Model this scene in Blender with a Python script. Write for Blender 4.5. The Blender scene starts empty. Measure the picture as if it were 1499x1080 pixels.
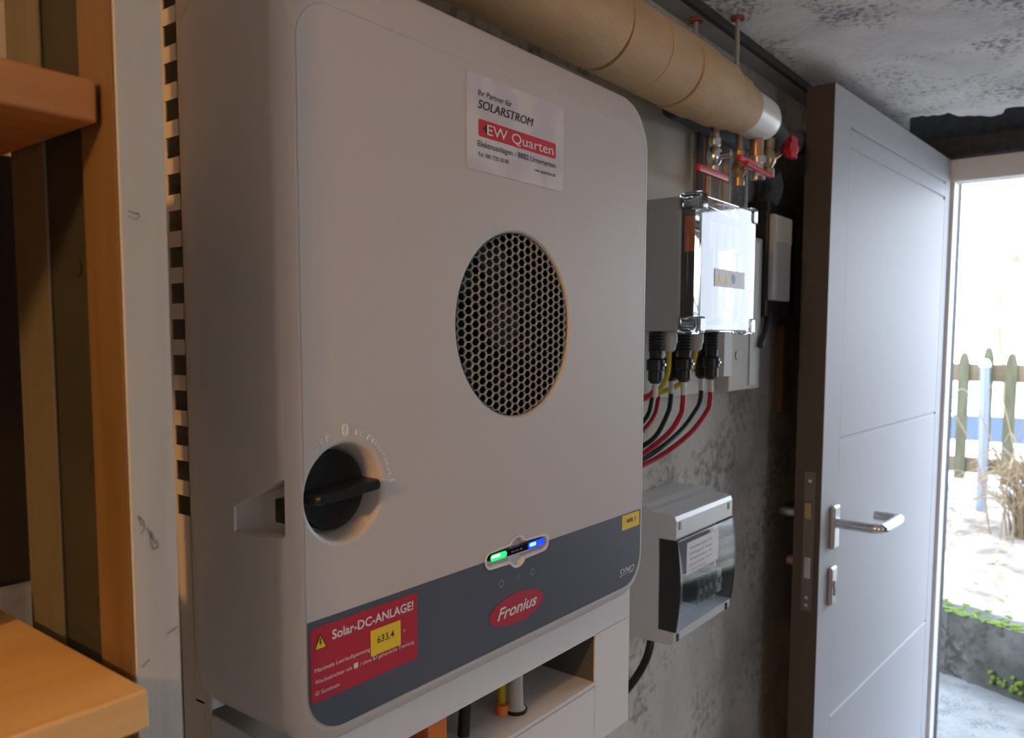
import bpy, bmesh, math, random
from mathutils import Vector, Matrix
random.seed(7)
R = math.radians
PI = math.pi
C = bpy.context.scene.collection
sc = bpy.context.scene
# world axes: X along the wall (to the right), Y into the wall, Z up; metres

# ------------------------------------------------------------------ camera
F_PX, CY = 1164.1, 583.45
cam_d = bpy.data.cameras.new('camera'); cam = bpy.data.objects.new('camera', cam_d); C.objects.link(cam)
yaw, pitch, roll = R(38.0898), R(-4.5577), R(0.159)
fw = Vector((math.cos(yaw)*math.cos(pitch), math.sin(yaw)*math.cos(pitch), math.sin(pitch)))
rt = Vector((math.sin(yaw), -math.cos(yaw), 0)); up = rt.cross(fw)
r2 = rt*math.cos(roll) + up*math.sin(roll); u2 = -rt*math.sin(roll) + up*math.cos(roll)
M = Matrix((r2, u2, -fw)).transposed().to_4x4(); M.translation = Vector((-0.00974, -0.00196, 1.46042))
cam.matrix_world = M
cam_d.sensor_width = 36; cam_d.lens = 36*F_PX/1499
cam_d.shift_y = (CY-540)/1499; cam_d.clip_start = .01
cam_d.dof.use_dof = True; cam_d.dof.focus_distance = .80; cam_d.dof.aperture_fstop = 9.0
sc.camera = cam

# ------------------------------------------------------------------ world, light, exposure
w = bpy.data.worlds.new('overcast'); sc.world = w; w.use_nodes = True
nt = w.node_tree; bg = nt.nodes['Background']
tc = nt.nodes.new('ShaderNodeTexCoord'); sep = nt.nodes.new('ShaderNodeSeparateXYZ'); cr = nt.nodes.new('ShaderNodeValToRGB')
nt.links.new(tc.outputs['Generated'], sep.inputs[0]); nt.links.new(sep.outputs['Z'], cr.inputs[0]); nt.links.new(cr.outputs[0], bg.inputs[0])
cr.color_ramp.elements[0].position = 0; cr.color_ramp.elements[0].color = (.78, .87, 1.0, 1)
cr.color_ramp.elements[1].position = 1; cr.color_ramp.elements[1].color = (.66, .80, 1, 1)
bg.inputs[1].default_value = 7.4
def area(name, loc, rot, sx, sy, portal=True, e=0, col=(1, 1, 1)):
    l = bpy.data.lights.new(name, 'AREA'); l.shape = 'RECTANGLE'; l.size = sx; l.size_y = sy
    o = bpy.data.objects.new(name, l); C.objects.link(o); o.location = loc; o.rotation_euler = rot
    l.cycles.is_portal = portal; l.energy = e; l.color = col
    return o
area('doorway_portal', (2.80, -.045, 1.0), (0, R(90), 0), 2.0, 1.0)
area('added_window_portal', (0, -2.47, 1.40), (R(90), 0, 0), .84, .6)  # portal of the added fill window behind the camera
# the cellar's warm ceiling bulb, left of the frame
bl = bpy.data.lights.new('bulb_light', 'POINT'); bl.energy = 41; bl.color = (1.0, .50, .16); bl.shadow_soft_size = .035
blo = bpy.data.objects.new('bulb_light', bl); C.objects.link(blo); blo.location = (-1.2, .12, 1.88)
sc.view_settings.view_transform = 'Standard'; sc.view_settings.look = 'None'
sc.view_settings.gamma = 1; sc.view_settings.use_curve_mapping = False
sc.view_settings.exposure = 0.0

# ------------------------------------------------------------------ materials
def mat(name, col, rough=.5, metal=0, col2=None, scale=8, stretch=(1, 1, 1), bump=0, bscale=60, detail=6,
        trans=0, emit=None, estr=0, coat=0, spec=None, ior=None, lo=.35, hi=.65, dist=0):
    m = bpy.data.materials.new(name); m.use_nodes = True; n = m.node_tree.nodes; l = m.node_tree.links
    b = n['Principled BSDF']; b.inputs['Base Color'].default_value = (*col, 1)
    b.inputs['Roughness'].default_value = rough; b.inputs['Metallic'].default_value = metal
    b.inputs['Transmission Weight'].default_value = trans; b.inputs['Coat Weight'].default_value = coat
    if spec is not None: b.inputs['Specular IOR Level'].default_value = spec
    if ior: b.inputs['IOR'].default_value = ior
    if emit: b.inputs['Emission Color'].default_value = (*emit, 1); b.inputs['Emission Strength'].default_value = estr
    if col2 or bump:
        t = n.new('ShaderNodeTexCoord'); mp = n.new('ShaderNodeMapping'); mp.inputs['Scale'].default_value = stretch
        l.new(t.outputs['Object'], mp.inputs[0])
    if col2:
        nz = n.new('ShaderNodeTexNoise'); nz.inputs['Scale'].default_value = scale; nz.inputs['Detail'].default_value = detail
        nz.inputs['Distortion'].default_value = dist
        r = n.new('ShaderNodeValToRGB'); r.color_ramp.elements[0].position = lo; r.color_ramp.elements[1].position = hi
        r.color_ramp.elements[0].color = (*col, 1); r.color_ramp.elements[1].color = (*col2, 1)
        l.new(mp.outputs[0], nz.inputs['Vector']); l.new(nz.outputs['Fac'], r.inputs[0]); l.new(r.outputs[0], b.inputs['Base Color'])
    if bump:
        nb = n.new('ShaderNodeTexNoise'); nb.inputs['Scale'].default_value = bscale; nb.inputs['Detail'].default_value = 4
        bp = n.new('ShaderNodeBump'); bp.inputs['Strength'].default_value = bump; bp.inputs['Distance'].default_value = .004
        l.new(mp.outputs[0], nb.inputs['Vector']); l.new(nb.outputs['Fac'], bp.inputs['Height']); l.new(bp.outputs[0], b.inputs['Normal'])
    return m

def mottled(name, base, mid, dark, pit_scale=26, blend=None):
    """raw concrete / lime-washed plaster: patches, dark pits and formwork relief"""
    m = bpy.data.materials.new(name); m.use_nodes = True; n = m.node_tree.nodes; l = m.node_tree.links
    b = n['Principled BSDF']; b.inputs['Roughness'].default_value = .9
    g = n.new('ShaderNodeNewGeometry')
    def noise(s, d=6, di=0, vec=None):
        z = n.new('ShaderNodeTexNoise'); z.inputs['Scale'].default_value = s; z.inputs['Detail'].default_value = d
        z.inputs['Distortion'].default_value = di; l.new(vec or g.outputs['Position'], z.inputs['Vector']); return z.outputs['Fac']
    def ramp(fac, a, bb, c0, c1):
        r = n.new('ShaderNodeValToRGB'); r.color_ramp.elements[0].position = a; r.color_ramp.elements[1].position = bb
        r.color_ramp.elements[0].color = (*c0, 1); r.color_ramp.elements[1].color = (*c1, 1); l.new(fac, r.inputs[0]); return r.outputs[0]
    def mix(f, a, c):
        x = n.new('ShaderNodeMix'); x.data_type = 'RGBA'; l.new(f, x.inputs['Factor']); l.new(a, x.inputs[6]); l.new(c, x.inputs[7]); return x.outputs[2]
    c = ramp(noise(5, 8, .6), .35, .62, mid, base)
    if blend:   # clean plaster to the left, raw concrete to the right
        s = n.new('ShaderNodeSeparateXYZ'); l.new(g.outputs['Position'], s.inputs[0])
        mm = n.new('ShaderNodeMath'); mm.operation = 'MULTIPLY_ADD'; mm.inputs[1].default_value = .35; l.new(noise(4, 5), mm.inputs[0]); l.new(s.outputs['X'], mm.inputs[2])
        f = ramp(mm.outputs[0], blend[0], blend[1], (0, 0, 0), (1, 1, 1))
        # ramp only covers 0..1, so scale x down first
        dv = n.new('ShaderNodeMath'); dv.operation = 'MULTIPLY'; dv.inputs[1].default_value = .4; l.new(mm.outputs[0], dv.inputs[0])
        rr = n.new('ShaderNodeValToRGB'); rr.color_ramp.elements[0].position = blend[0]*.4; rr.color_ramp.elements[1].position = blend[1]*.4
        rr.color_ramp.elements[0].color = (0, 0, 0, 1); rr.color_ramp.elements[1].color = (1, 1, 1, 1); l.new(dv.outputs[0], rr.inputs[0])
        pc = n.new('ShaderNodeRGB'); pc.outputs[0].default_value = (*blend[2], 1)
        c = mix(rr.outputs[0], pc.outputs[0], c)
    pm = n.new('ShaderNodeMath'); pm.operation = 'MULTIPLY'
    l.new(noise(pit_scale*3.2, 10, .5), pm.inputs[0]); l.new(noise(pit_scale*.30, 5, .3), pm.inputs[1])
    pf = ramp(pm.outputs[0], .265, .40, (0, 0, 0), (.85, .85, .85))
    dk = n.new('ShaderNodeRGB'); dk.outputs[0].default_value = (*dark, 1)
    c = mix(pf, c, dk.outputs[0]); l.new(c, b.inputs['Base Color'])
    bp = n.new('ShaderNodeBump'); bp.inputs['Strength'].default_value = .55; bp.inputs['Distance'].default_value = .006
    l.new(noise(pit_scale*1.6, 10, .4), bp.inputs['Height']); l.new(bp.outputs[0], b.inputs['Normal'])
    return m

M_wall = mottled('wall_plaster', (.44, .43, .40), (.26, .26, .25), (.20, .19, .17), 16, (1.25, 1.85, (.62, .56, .47)))
M_ceil = mottled('ceiling_concrete', (.92, .92, .91), (.70, .71, .71), (.20, .20, .20), 24)
M_kerb = mottled('kerb_concrete', (.105, .103, .095), (.055, .053, .045), (.022, .024, .018), 9)
M_conc = mottled('rough_concrete', (.42, .41, .39), (.24, .23, .21), (.10, .10, .09), 20)
M_path = mottled('path_concrete', (.22, .22, .22), (.15, .15, .15), (.07, .07, .07), 30)
M_floor = mat('floor_screed', (.50, .49, .48), .8, col2=(.40, .39, .38), bump=.2)
M_dark = mat('dark_void', (.02, .02, .02), .9)
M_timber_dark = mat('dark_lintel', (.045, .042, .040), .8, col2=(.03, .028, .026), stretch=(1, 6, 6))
M_soffit = mat('soffit_concrete', (.42, .42, .41), .9, col2=(.28, .28, .275), scale=9, bump=.5)
M_cover = mat('cover_plastic', (.60, .575, .555), .48, bump=.05, bscale=900)
M_coverside = M_cover
M_metalwhite = mat('painted_sheet', (.82, .82, .82), .45, bump=.04, bscale=500)
M_perf = mat('perforated_sheet', (.60, .55, .50), .5)
M_band = mat('band_grey', (.092, .112, .150), .40, bump=.04, bscale=900)
M_black = mat('black_plastic', (.012, .013, .014), .35)
M_blacksoft = mat('black_rubber', (.02, .02, .022), .6)
M_grille = mat('grille_metal', (.33, .37, .41), .5, .1)
M_red = mat('label_red', (.50, .022, .055), .45)
M_redbrand = mat('banner_red', (.62, .02, .035), .45)
M_white = mat('print_white', (.82, .80, .80), .5)
M_ink = mat('ink_black', (.02, .02, .025), .5)
M_yellow = mat('label_yellow', (.92, .66, .03), .5)
M_stick = mat('sticker_paper', (.66, .62, .70), .35, col2=(.74, .73, .74), scale=26, detail=2, lo=.42, hi=.56)
M_grey_print = mat('print_grey', (.28, .29, .32), .5)
M_green = mat('green_light', (.02, .4, .12), .3, emit=(.02, .75, .18), estr=1.2)
M_greenhot = mat('green_light_core', (.6, 1, .7), .3, emit=(.65, 1, .75), estr=1.3)
M_blue = mat('blue_light', (.02, .05, .6), .3, emit=(.01, .06, .95), estr=1.1)
M_bluehot = mat('blue_light_core', (.4, .8, 1), .3, emit=(.25, .8, 1), estr=1.4)
M_blackgloss = mat('black_gloss', (.01, .01, .02), .12)
def wood(name, a, b, axis, rough=.5):
    st = [14, 14, 14]; st[axis] = .9
    return mat(name, a, rough, col2=b, scale=3.2, stretch=tuple(st), detail=5, dist=.7, bump=.12, bscale=10, lo=.3, hi=.7)
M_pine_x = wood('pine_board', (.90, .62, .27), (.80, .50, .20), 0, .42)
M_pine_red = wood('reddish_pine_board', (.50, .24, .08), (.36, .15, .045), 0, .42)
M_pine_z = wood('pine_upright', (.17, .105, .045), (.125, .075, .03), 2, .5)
M_pine_shaded = wood('shaded_pine', (.135, .125, .09), (.11, .10, .07), 2, .6)  # beige pine, the rear post's shade put into a darker colour
M_plank = wood('whitewashed_plank', (.54, .55, .52), (.47, .48, .46), 2, .6)
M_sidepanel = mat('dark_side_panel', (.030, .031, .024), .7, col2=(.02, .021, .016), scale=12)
M_card = mat('kraft_wrap', (.60, .41, .22), .7, col2=(.52, .34, .17), scale=9, stretch=(1, 3, 3), bump=.2, bscale=45)
M_pvc = mat('white_pvc', (.74, .72, .66), .35)
M_copper = mat('copper_pipe', (.62, .36, .24), .28, .85)
M_brass = mat('brass', (.50, .38, .22), .35, .8)
M_chrome = mat('chrome', (.75, .75, .76), .22, 1)
M_steel = mat('brushed_steel', (.58, .58, .60), .35, .9)
M_rod = mat('zinc_rod', (.40, .40, .42), .45, .7)
M_redhandle = mat('red_valve_handle', (.60, .015, .03), .35)
M_boxgrey = mat('enclosure_grey', (.42, .43, .43), .5, bump=.03, bscale=400)
M_boxlight = mat('enclosure_light_grey', (.66, .67, .67), .22)
M_clear = mat('clear_polycarbonate', (.95, .97, .98), .03, trans=1, ior=1.5)
M_smoke = mat('smoked_flap', (.80, .82, .84), .05, trans=1, ior=1.30)
M_smokedark = mat('smoked_flap_side', (.03, .033, .036), .15)
M_orange = mat('orange_plastic', (.90, .24, .05), .5)
M_redcable = mat('red_cable', (.45, .012, .025), .4)
M_yelgreen = mat('earth_cable_yellow', (.55, .45, .03), .5)
M_sleeve = mat('white_sleeve', (.68, .67, .62), .5)
M_gland = mat('grey_gland', (.55, .55, .53), .4)
M_panel = mat('painted_board', (.56, .54, .48), .7, col2=(.50, .48, .42), scale=3)
M_panel2 = mat('grey_white_duct', (.62, .63, .61), .6)
M_batten = mat('brown_batten', (.17, .10, .05), .7)
M_door = mat('door_grey', (.47, .48, .51), .58, bump=.05, bscale=300)
M_dooredge = mat('door_edge_brown', (.060, .052, .045), .5)
M_frame = mat('frame_grey', (.74, .74, .73), .5)
M_greyins = mat('grey_foam', (.085, .09, .10), .8)
M_soil = mat('slope_soil', (.46, .42, .37), .95, col2=(.20, .16, .13), scale=6, bump=1, bscale=12, detail=10)
M_moss = mat('moss', (.075, .125, .012), .95, col2=(.12, .18, .02), scale=20)
M_snow = mat('pale_gravel', (.62, .61, .58), .9, col2=(.50, .48, .45), scale=2)
M_fence = mat('weathered_picket', (.085, .085, .045), .85, col2=(.12, .115, .07), scale=12, stretch=(2, 2, .5))
M_rail = mat('fence_rail', (.17, .125, .075), .85, col2=(.21, .16, .105), scale=8)
M_galv = mat('galvanised_tube', (.22, .25, .29), .45, .3)
M_straw = mat('dry_straw', (.32, .24, .15), .9, col2=(.22, .16, .10), scale=3)
M_twig = mat('twig_brown', (.18, .12, .07), .9)
M_carblue = mat('car_window_blue', (.06, .09, .14), .3)
M_carwhite = mat('car_paint_white', (.75, .76, .78), .3)
M_tyre = mat('tyre', (.03, .06, .07), .8)
M_pot = mat('brown_glaze', (.10, .045, .015), .30, col2=(.06, .025, .008), scale=6)
M_bulb = mat('bulb_glass', (1, .8, .5), .3, emit=(1, .62, .28), estr=12)
M_winglass = mat('window_glass', (1, 1, 1), .0, trans=1, ior=1.01)

# ------------------------------------------------------------------ mesh helpers
def box(bm, x0, x1, y0, y1, z0, z1, bev=0, seg=2):
    r = bmesh.ops.create_cube(bm, size=1)
    vs = r['verts']
    for v in vs: v.co = Vector((x0+(x1-x0)*(v.co.x+.5), y0+(y1-y0)*(v.co.y+.5), z0+(z1-z0)*(v.co.z+.5)))
    if bev:
        es = list({e for v in vs for e in v.link_edges})
        bmesh.ops.bevel(bm, geom=es, offset=bev, segments=seg, affect='EDGES', profile=.5)
def cyl(bm, p0, p1, r0, r1=None, n=20, caps=True):
    p0, p1 = Vector(p0), Vector(p1); d = p1-p0
    mt = Matrix.Translation((p0+p1)/2) @ d.to_track_quat('Z', 'Y').to_matrix().to_4x4()
    bmesh.ops.create_cone(bm, cap_ends=caps, segments=n, radius1=r0, radius2=r0 if r1 is None else r1, depth=d.length, matrix=mt)
def lathe(bm, prof, origin, axis, n=32, ang=2*PI, closed=True):
    """profile [(radius, along)] about axis through origin"""
    o = Vector(origin); q = Vector(axis).normalized().to_track_quat('Z', 'Y')
    rings = []
    for r, a in prof:
        rings.append([bm.verts.new(o + q @ Vector((r*math.cos(2*PI*i/n), r*math.sin(2*PI*i/n), a))) for i in range(n)])
    for A, B in zip(rings, rings[1:]):
        for i in range(n): bm.faces.new((A[i], A[(i+1) % n], B[(i+1) % n], B[i]))
    if closed:
        bm.faces.new(list(reversed(rings[0]))); bm.faces.new(rings[-1])
def catmull(pts, k=8):
    P = [Vector(p) for p in pts]; P = [P[0]*2-P[1]] + P + [P[-1]*2-P[-2]]; out = []
    for i in range(1, len(P)-2):
        for j in range(k):
            t = j/k; a, b, c, d = P[i-1:i+3]
            out.append(.5*((2*b)+(c-a)*t+(2*a-5*b+4*c-d)*t*t+(3*b-a-3*c+d)*t**3))
    out.append(P[-2]); return out
def tube(bm, pts, r, n=10, smooth=True, r_end=None):
    P = catmull(pts) if smooth else [Vector(p) for p in pts]
    rings = []; nrm = None
    for i, p in enumerate(P):
        t = (P[min(i+1, len(P)-1)]-P[max(i-1, 0)]).normalized()
        if nrm is None: nrm = t.orthogonal().normalized()
        nrm = (nrm - t*nrm.dot(t)).normalized(); b = t.cross(nrm)
        rr = r if r_end is None else r+(r_end-r)*i/(len(P)-1)
        rings.append([bm.verts.new(p+rr*(nrm*math.cos(2*PI*k/n)+b*math.sin(2*PI*k/n))) for k in range(n)])
    for A, B in zip(rings, rings[1:]):
        for k in range(n): bm.faces.new((A[k], A[(k+1) % n], B[(k+1) % n], B[k]))
    bm.faces.new(list(reversed(rings[0]))); bm.faces.new(rings[-1])
def rrect(x0, x1, z0, z1, rad, n=8):
    """rounded rectangle outline in the XZ plane; rad = one radius or (bl, br, tr, tl)"""
    if not hasattr(rad, '__len__'): rad = (rad,)*4
    out = []
    for (cx, cz, a0, r) in ((x0+rad[0], z0+rad[0], PI, rad[0]), (x1-rad[1], z0+rad[1], 1.5*PI, rad[1]),
                            (x1-rad[2], z1-rad[2], 0, rad[2]), (x0+rad[3], z1-rad[3], .5*PI, rad[3])):
        for i in range(n+1):
            a = a0+.5*PI*i/n; out.append((cx+r*math.cos(a), cz+r*math.sin(a)))
    return out
def loft(bm, layers, cap0=True, cap1=True):
    """layers: [(outline [(x,z)], y)]"""
    rings = [[bm.verts.new((x, y, z)) for x, z in o] for o, y in layers]
    n = len(rings[0])
    for A, B in zip(rings, rings[1:]):
        for i in range(n): bm.faces.new((A[i], A[(i+1) % n], B[(i+1) % n], B[i]))
    if cap0: bm.faces.new(rings[0])
    if cap1: bm.faces.new(rings[-1])
def obj(name, bm, m, parent=None, smooth=True, ang=35):
    bmesh.ops.recalc_face_normals(bm, faces=bm.faces[:])
    me = bpy.data.meshes.new(name); bm.to_mesh(me); bm.free()
    for x in (m if isinstance(m, list) else [m]): me.materials.append(x)
    if smooth:
        me.shade_smooth(); me.set_sharp_from_angle(angle=R(ang))
    o = bpy.data.objects.new(name, me); C.objects.link(o)
    if smooth:
        wn = o.modifiers.new('wn', 'WEIGHTED_NORMAL'); wn.keep_sharp = True
    if parent:
        o.parent = parent; o.matrix_parent_inverse = parent_world(parent).inverted()
    return o
def parent_world(p):
    m = Matrix.LocRotScale(p.location, p.rotation_euler, None)
    if p.parent: m = parent_world(p.parent) @ p.matrix_parent_inverse @ m
    return m
def BM(): return bmesh.new()
def B(name, m, parent, *a, **k):
    bm = BM(); box(bm, *a, **k); return obj(name, bm, m, parent)
def CY_(name, m, parent, p0, p1, r, r1=None, n=20):
    bm = BM(); cyl(bm, p0, p1, r, r1, n); return obj(name, bm, m, parent)
def T(name, m, parent, pts, r, n=10, **k):
    bm = BM(); tube(bm, pts, r, n, **k); return obj(name, bm, m, parent)
def tag(o, label, cat, group=None, kind=None):
    o['label'] = label; o['category'] = cat
    if group: o['group'] = group
    if kind: o['kind'] = kind
    return o
def thing(name, loc, label, cat, group=None, rz=0):
    o = bpy.data.objects.new(name, None); C.objects.link(o); o.location = loc; o.rotation_euler = (0, 0, rz)
    o.empty_display_size = .05
    return tag(o, label, cat, group)
def struct(o):
    o['kind'] = 'structure'; return o
def boolean(o, cutter_bms):
    """cut the given bmeshes out of o and bake the result"""
    cs = []
    for bm in cutter_bms:
        bmesh.ops.recalc_face_normals(bm, faces=bm.faces[:])
        me = bpy.data.meshes.new('cut'); bm.to_mesh(me); bm.free()
        c = bpy.data.objects.new('cut', me); C.objects.link(c); cs.append(c)
        md = o.modifiers.new('b', 'BOOLEAN'); md.operation = 'DIFFERENCE'; md.object = c; md.solver = 'EXACT'
    bpy.context.view_layer.update()
    dg = bpy.context.evaluated_depsgraph_get()
    me = bpy.data.meshes.new_from_object(o.evaluated_get(dg)); old = o.data
    o.modifiers.clear(); o.data = me; bpy.data.meshes.remove(old)
    wn = o.modifiers.new('wn', 'WEIGHTED_NORMAL'); wn.keep_sharp = True
    me.shade_smooth(); me.set_sharp_from_angle(angle=R(30))
    for c in cs: bpy.data.objects.remove(c)
def text_mesh(s, x0, zb, width, cap, y, shear=0, bold=0, flip=False):
    cu = bpy.data.curves.new('t', 'FONT'); cu.body = s; cu.size = 1; cu.shear = shear; cu.offset = bold; cu.resolution_u = 3
    o = bpy.data.objects.new('t', cu); C.objects.link(o); bpy.context.view_layer.update()
    me = bpy.data.meshes.new_from_object(o.evaluated_get(bpy.context.evaluated_depsgraph_get()))
    bpy.data.objects.remove(o); bpy.data.curves.remove(cu)
    xs = [v.co.x for v in me.vertices]; a, b = min(xs), max(xs)
    for v in me.vertices: v.co = Vector((x0+(v.co.x-a)/(b-a)*width, y, zb+v.co.y/.70*cap))
    return me
def text(name, s, x0, zb, width, cap, y, m, parent, shear=0, bold=.01):
    me = text_mesh(s, x0, zb, width, cap, y, shear, bold); me.name = name; me.materials.append(m)
    o = bpy.data.objects.new(name, me); C.objects.link(o)
    if parent: o.parent = parent; o.matrix_parent_inverse = parent_world(parent).inverted()
    return o

# ================================================================== THE ROOM
WY = .66      # wall plane behind the equipment
XE = 2.74     # end wall with the doorway
ZC = 2.03     # ceiling
def S(name, m, *a, **k): return struct(B(name, m, None, *a, **k))
S('wall_back', M_wall, -2.8, XE, WY, WY+.15, -.02, 2.45)
S('wall_left', M_conc, -2.95, -2.8, -2.5, WY+.15, -.02, 2.45)
# wall opposite, with an added, unseen window letting in fill daylight
fr = bpy.data.objects.new('wall_front', None); C.objects.link(fr); struct(fr)
bm = BM()
box(bm, -2.8, -.42, -2.6, -2.45, -.02, 2.45); box(bm, .42, 3.0, -2.6, -2.45, -.02, 2.45)
box(bm, -.42, .42, -2.6, -2.45, -.02, 1.1); box(bm, -.42, .42, -2.6, -2.45, 1.7, 2.45)
obj('masonry', bm, M_conc, fr)
win = bpy.data.objects.new('added_window_1', None); C.objects.link(win); struct(win)  # added opening, out of view, brightens the room from behind the camera
bm = BM()
for a in ((-.42, .42, 1.1, 1.14), (-.42, .42, 1.66, 1.7), (-.42, -.38, 1.14, 1.66), (.38, .42, 1.14, 1.66), (-.02, .02, 1.14, 1.66)):
    box(bm, a[0], a[1], -2.55, -2.5, a[2], a[3])
obj('added_window_frame', bm, M_frame, win)
# end wall: only right and left of the doorway and above it
bm = BM()
box(bm, XE, XE+.25, .475, WY+.15, -.02, 2.45); box(bm, XE, XE+.25, -2.6, -.565, -.02, 2.45); box(bm, XE, XE+.25, -.565, .475, 2.0, 2.45)
struct(obj('wall_right', bm, M_timber_dark))
bm = BM(); box(bm, -2.8, XE+.3, -2.5, WY, -.1, 0); struct(obj('floor', bm, M_floor))
# ceiling slab with a ragged broken edge before the doorway
bm = BM(); N = 260; low = []; hi = []
for i in range(N+1):
    y = -2.45+(WY+2.45)*i/N
    x = 2.35+.018*math.sin(y*9)+.02*math.sin(y*23+1)+random.uniform(-.007, .007)+.010*math.sin(y*61)+(.05 if .30 < y < .40 else 0)
    if y > .58: x = XE
    low.append(bm.verts.new((x, y, ZC+random.uniform(0, .004)))); hi.append(bm.verts.new((x+.03, y, 2.2)))
lb = [bm.verts.new((-2.8, v.co.y, ZC)) for v in low]; hb = [bm.verts.new((-2.8, v.co.y, 2.2)) for v in hi]
for i in range(N):
    for A, Bq in ((lb, low), (low, hi), (hi, hb)):
        bm.faces.new((A[i], A[i+1], Bq[i+1], Bq[i]))
struct(obj('ceiling', bm, M_ceil, ang=20))
S('trim_1', M_timber_dark, 2.2, XE+.25, -2.5, WY, 2.30, 2.4)        # dark cavity over the doorway
S('trim_2', M_soffit, -2.8, XE, .622, WY, 2.014, ZC+.01)         # low step where ceiling meets wall
S('trim_3', mat('shaded_seam', (.05, .05, .048), .9), -2.8, XE, .612, .6225, 2.014, ZC+.01)  # dark strip: shade along the wall and ceiling joint put into colour
# door frame: head and jambs
bm = BM(); box(bm, 2.727, 2.80, -.565, .475, 1.925, 1.990, .003); box(bm, 2.735, 2.80, .455, .475, 0, 1.93); box(bm, 2.727, 2.80, -.565, -.50, 0, 1.93)
struct(obj('trim_4', bm, M_frame))
S('trim_5', M_timber_dark, 2.715, 2.74, -.9, .6, 1.995, 2.055, bev=.003)
S('trim_6', M_conc, 2.70, 3.0, -.565, .475, -.03, .015)

# ------------------------------------------------------------------ door leaf
dr = bpy.data.objects.new('door_1', None); C.objects.link(dr); struct(dr)
dr.location = (1.745, .52, 0); dr.rotation_euler = (0, 0, math.atan2(-.055, .982))
def DB(name, m, *a, parent=None, **k):
    bm = BM(); box(bm, *a, **k); return Dobj(name, bm, m, parent)
def Dobj(name, bm, m, parent=None):
    o = obj(name, bm, m); o.parent = parent or dr; return o
DB('leaf_core', M_door, .001, .983, .004, .052, .02, 1.986)
DB('edge_strip', M_dooredge, -.0015, .0008, -.0003, .052, .02, 1.988)
DB('rear_lip', M_dooredge, -.0015, .012, .052, .058, .02, 1.988)
for a in ((0, .1018, .02, 1.988), (.9275, .983, .02, 1.988), (.1018, .9275, 1.916, 1.988)):
    DB('stile', M_door, a[0], a[1], 0, .0045, a[2], a[3], bev=.0004, seg=1)
for z0, z1 in ((1.871, 1.913), (1.2305, 1.867), (.5845, 1.2285), (.02, .5825)):
    bm = BM(); A = [bm.verts.new(p) for p in ((.1022, .0045, z0), (.9245, .0045, z0), (.9245, .0045, z1), (.1022, .0045, z1))]
    bv = .0032; Bq = [bm.verts.new(p) for p in ((.1022, 0, z0+bv), (.9245, 0, z0+bv), (.9245, 0, z1-bv), (.1022, 0, z1-bv))]
    for i in range(4): j = (i+1) % 4; bm.faces.new((A[i], A[j], Bq[j], Bq[i]))
    bm.faces.new(A); bm.faces.new(Bq); Dobj('panel', bm, M_door)
DB('hinge_seam', M_dark, .9245, .9275, .0038, .0046, .02, 1.914)
# lock plate in the leaf's edge
lp = DB('lock_plate', mat('dull_steel', (.14, .14, .14), .5, .3), -.0035, -.001, .012, .036, .855, 1.165)
for z0, z1, mm, p in ((1.062, 1.098, M_brass, -.012), (.928, .975, M_chrome, -.005)):
    bm = BM(); box(bm, p, -.0035, .017, .031, z0, z1, .001); Dobj('bolt', bm, mm, lp)
for z in (1.145, .885, .868):
    bm = BM(); cyl(bm, (-.0045, .024, z), (-.003, .024, z), .004); Dobj('screw', bm, M_chrome, lp)
# outside lever handle
hd = DB('door_handle', M_steel, .050, .088, -.013, -.0005, .985, 1.085, bev=.006, seg=3)
bm = BM(); tube(bm, [(.069, -.01, 1.045), (.069, -.085, 1.045), (.074, -.098, 1.045), (.088, -.105, 1.045), (.19, -.105, 1.045), (.203, -.100, 1.045), (.207, -.088, 1.045), (.207, -.050, 1.045)], .0115, 14)
Dobj('lever', bm, M_chrome, hd)
ks = DB('key_rosette', M_steel, .052, .088, -.011, -.0005, .855, .945, bev=.006, seg=3)
bm = BM(); cyl(bm, (.070, -.014, .905), (.070, -.010, .905), .0085); box(bm, .0665, .0735, -.014, -.010, .880, .902); Dobj('lock_cylinder', bm, M_rod, ks)
hi_ = DB('door_handle', M_steel, .050, .088, .058, .068, .985, 1.085, bev=.004)
bm = BM(); tube(bm, [(.069, .06, 1.055), (.069, .085, 1.055), (.069, .105, 1.055), (.085, .116, 1.055), (.19, .116, 1.055)], .0125, 12); Dobj('lever', bm, M_chrome, hi_)
hi_['label'] = 'lever handle on the wall side of the leaf'
bm = BM(); cyl(bm, (.06, .058, .945), (.06, .092, .945), .012); Dobj('thumb_turn', bm, M_copper)

# ================================================================== INVERTER
inv = thing('solar_inverter', (.5985, .56, 1.142), 'large white and grey wall-mounted solar inverter with round mesh grille', 'inverter')
X0, X1, Z0, Z1, YF = .334, .863, 1.142, 1.737, .467
def mixo(A, Bq, t): return [(a[0]*(1-t)+b[0]*t, a[1]*(1-t)+b[1]*t) for a, b in zip(A, Bq)]
n_ = 10
O = rrect(X0, X1, Z0, Z1, (.042, .048, .052, .045), n_)
O1 = rrect(X0+.0012, X1-.0012, Z0+.001, Z1-.0015, (.042, .048, .052, .045), n_)
O2 = rrect(X0+.004, X1-.004, Z0+.004, Z1-.006, (.041, .047, .050, .043), n_)
I0 = rrect(.3435, .8455, 1.1585, 1.6975, (.034, .038, .026, .030), n_)
I1 = rrect(.3445, .8445, 1.1595, 1.6965, (.034, .038, .026, .030), n_)
I2 = rrect(.3450, .8440, 1.1600, 1.6960, (.034, .038, .026, .030), n_)
bm = BM()
loft(bm, [(O, .596), (O, .486), (O1, .4795), (O2, .4745), (mixo(O2, I0, .35), .4706), (mixo(O2, I0, .8), .4676), (I0, .4670), (I1, .4677), (I2, .4677), (I2, .4670)])
cover = obj('front_cover', bm, M_cover, inv)
GC = (.5975, 1.4700); GR = .0872
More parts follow.
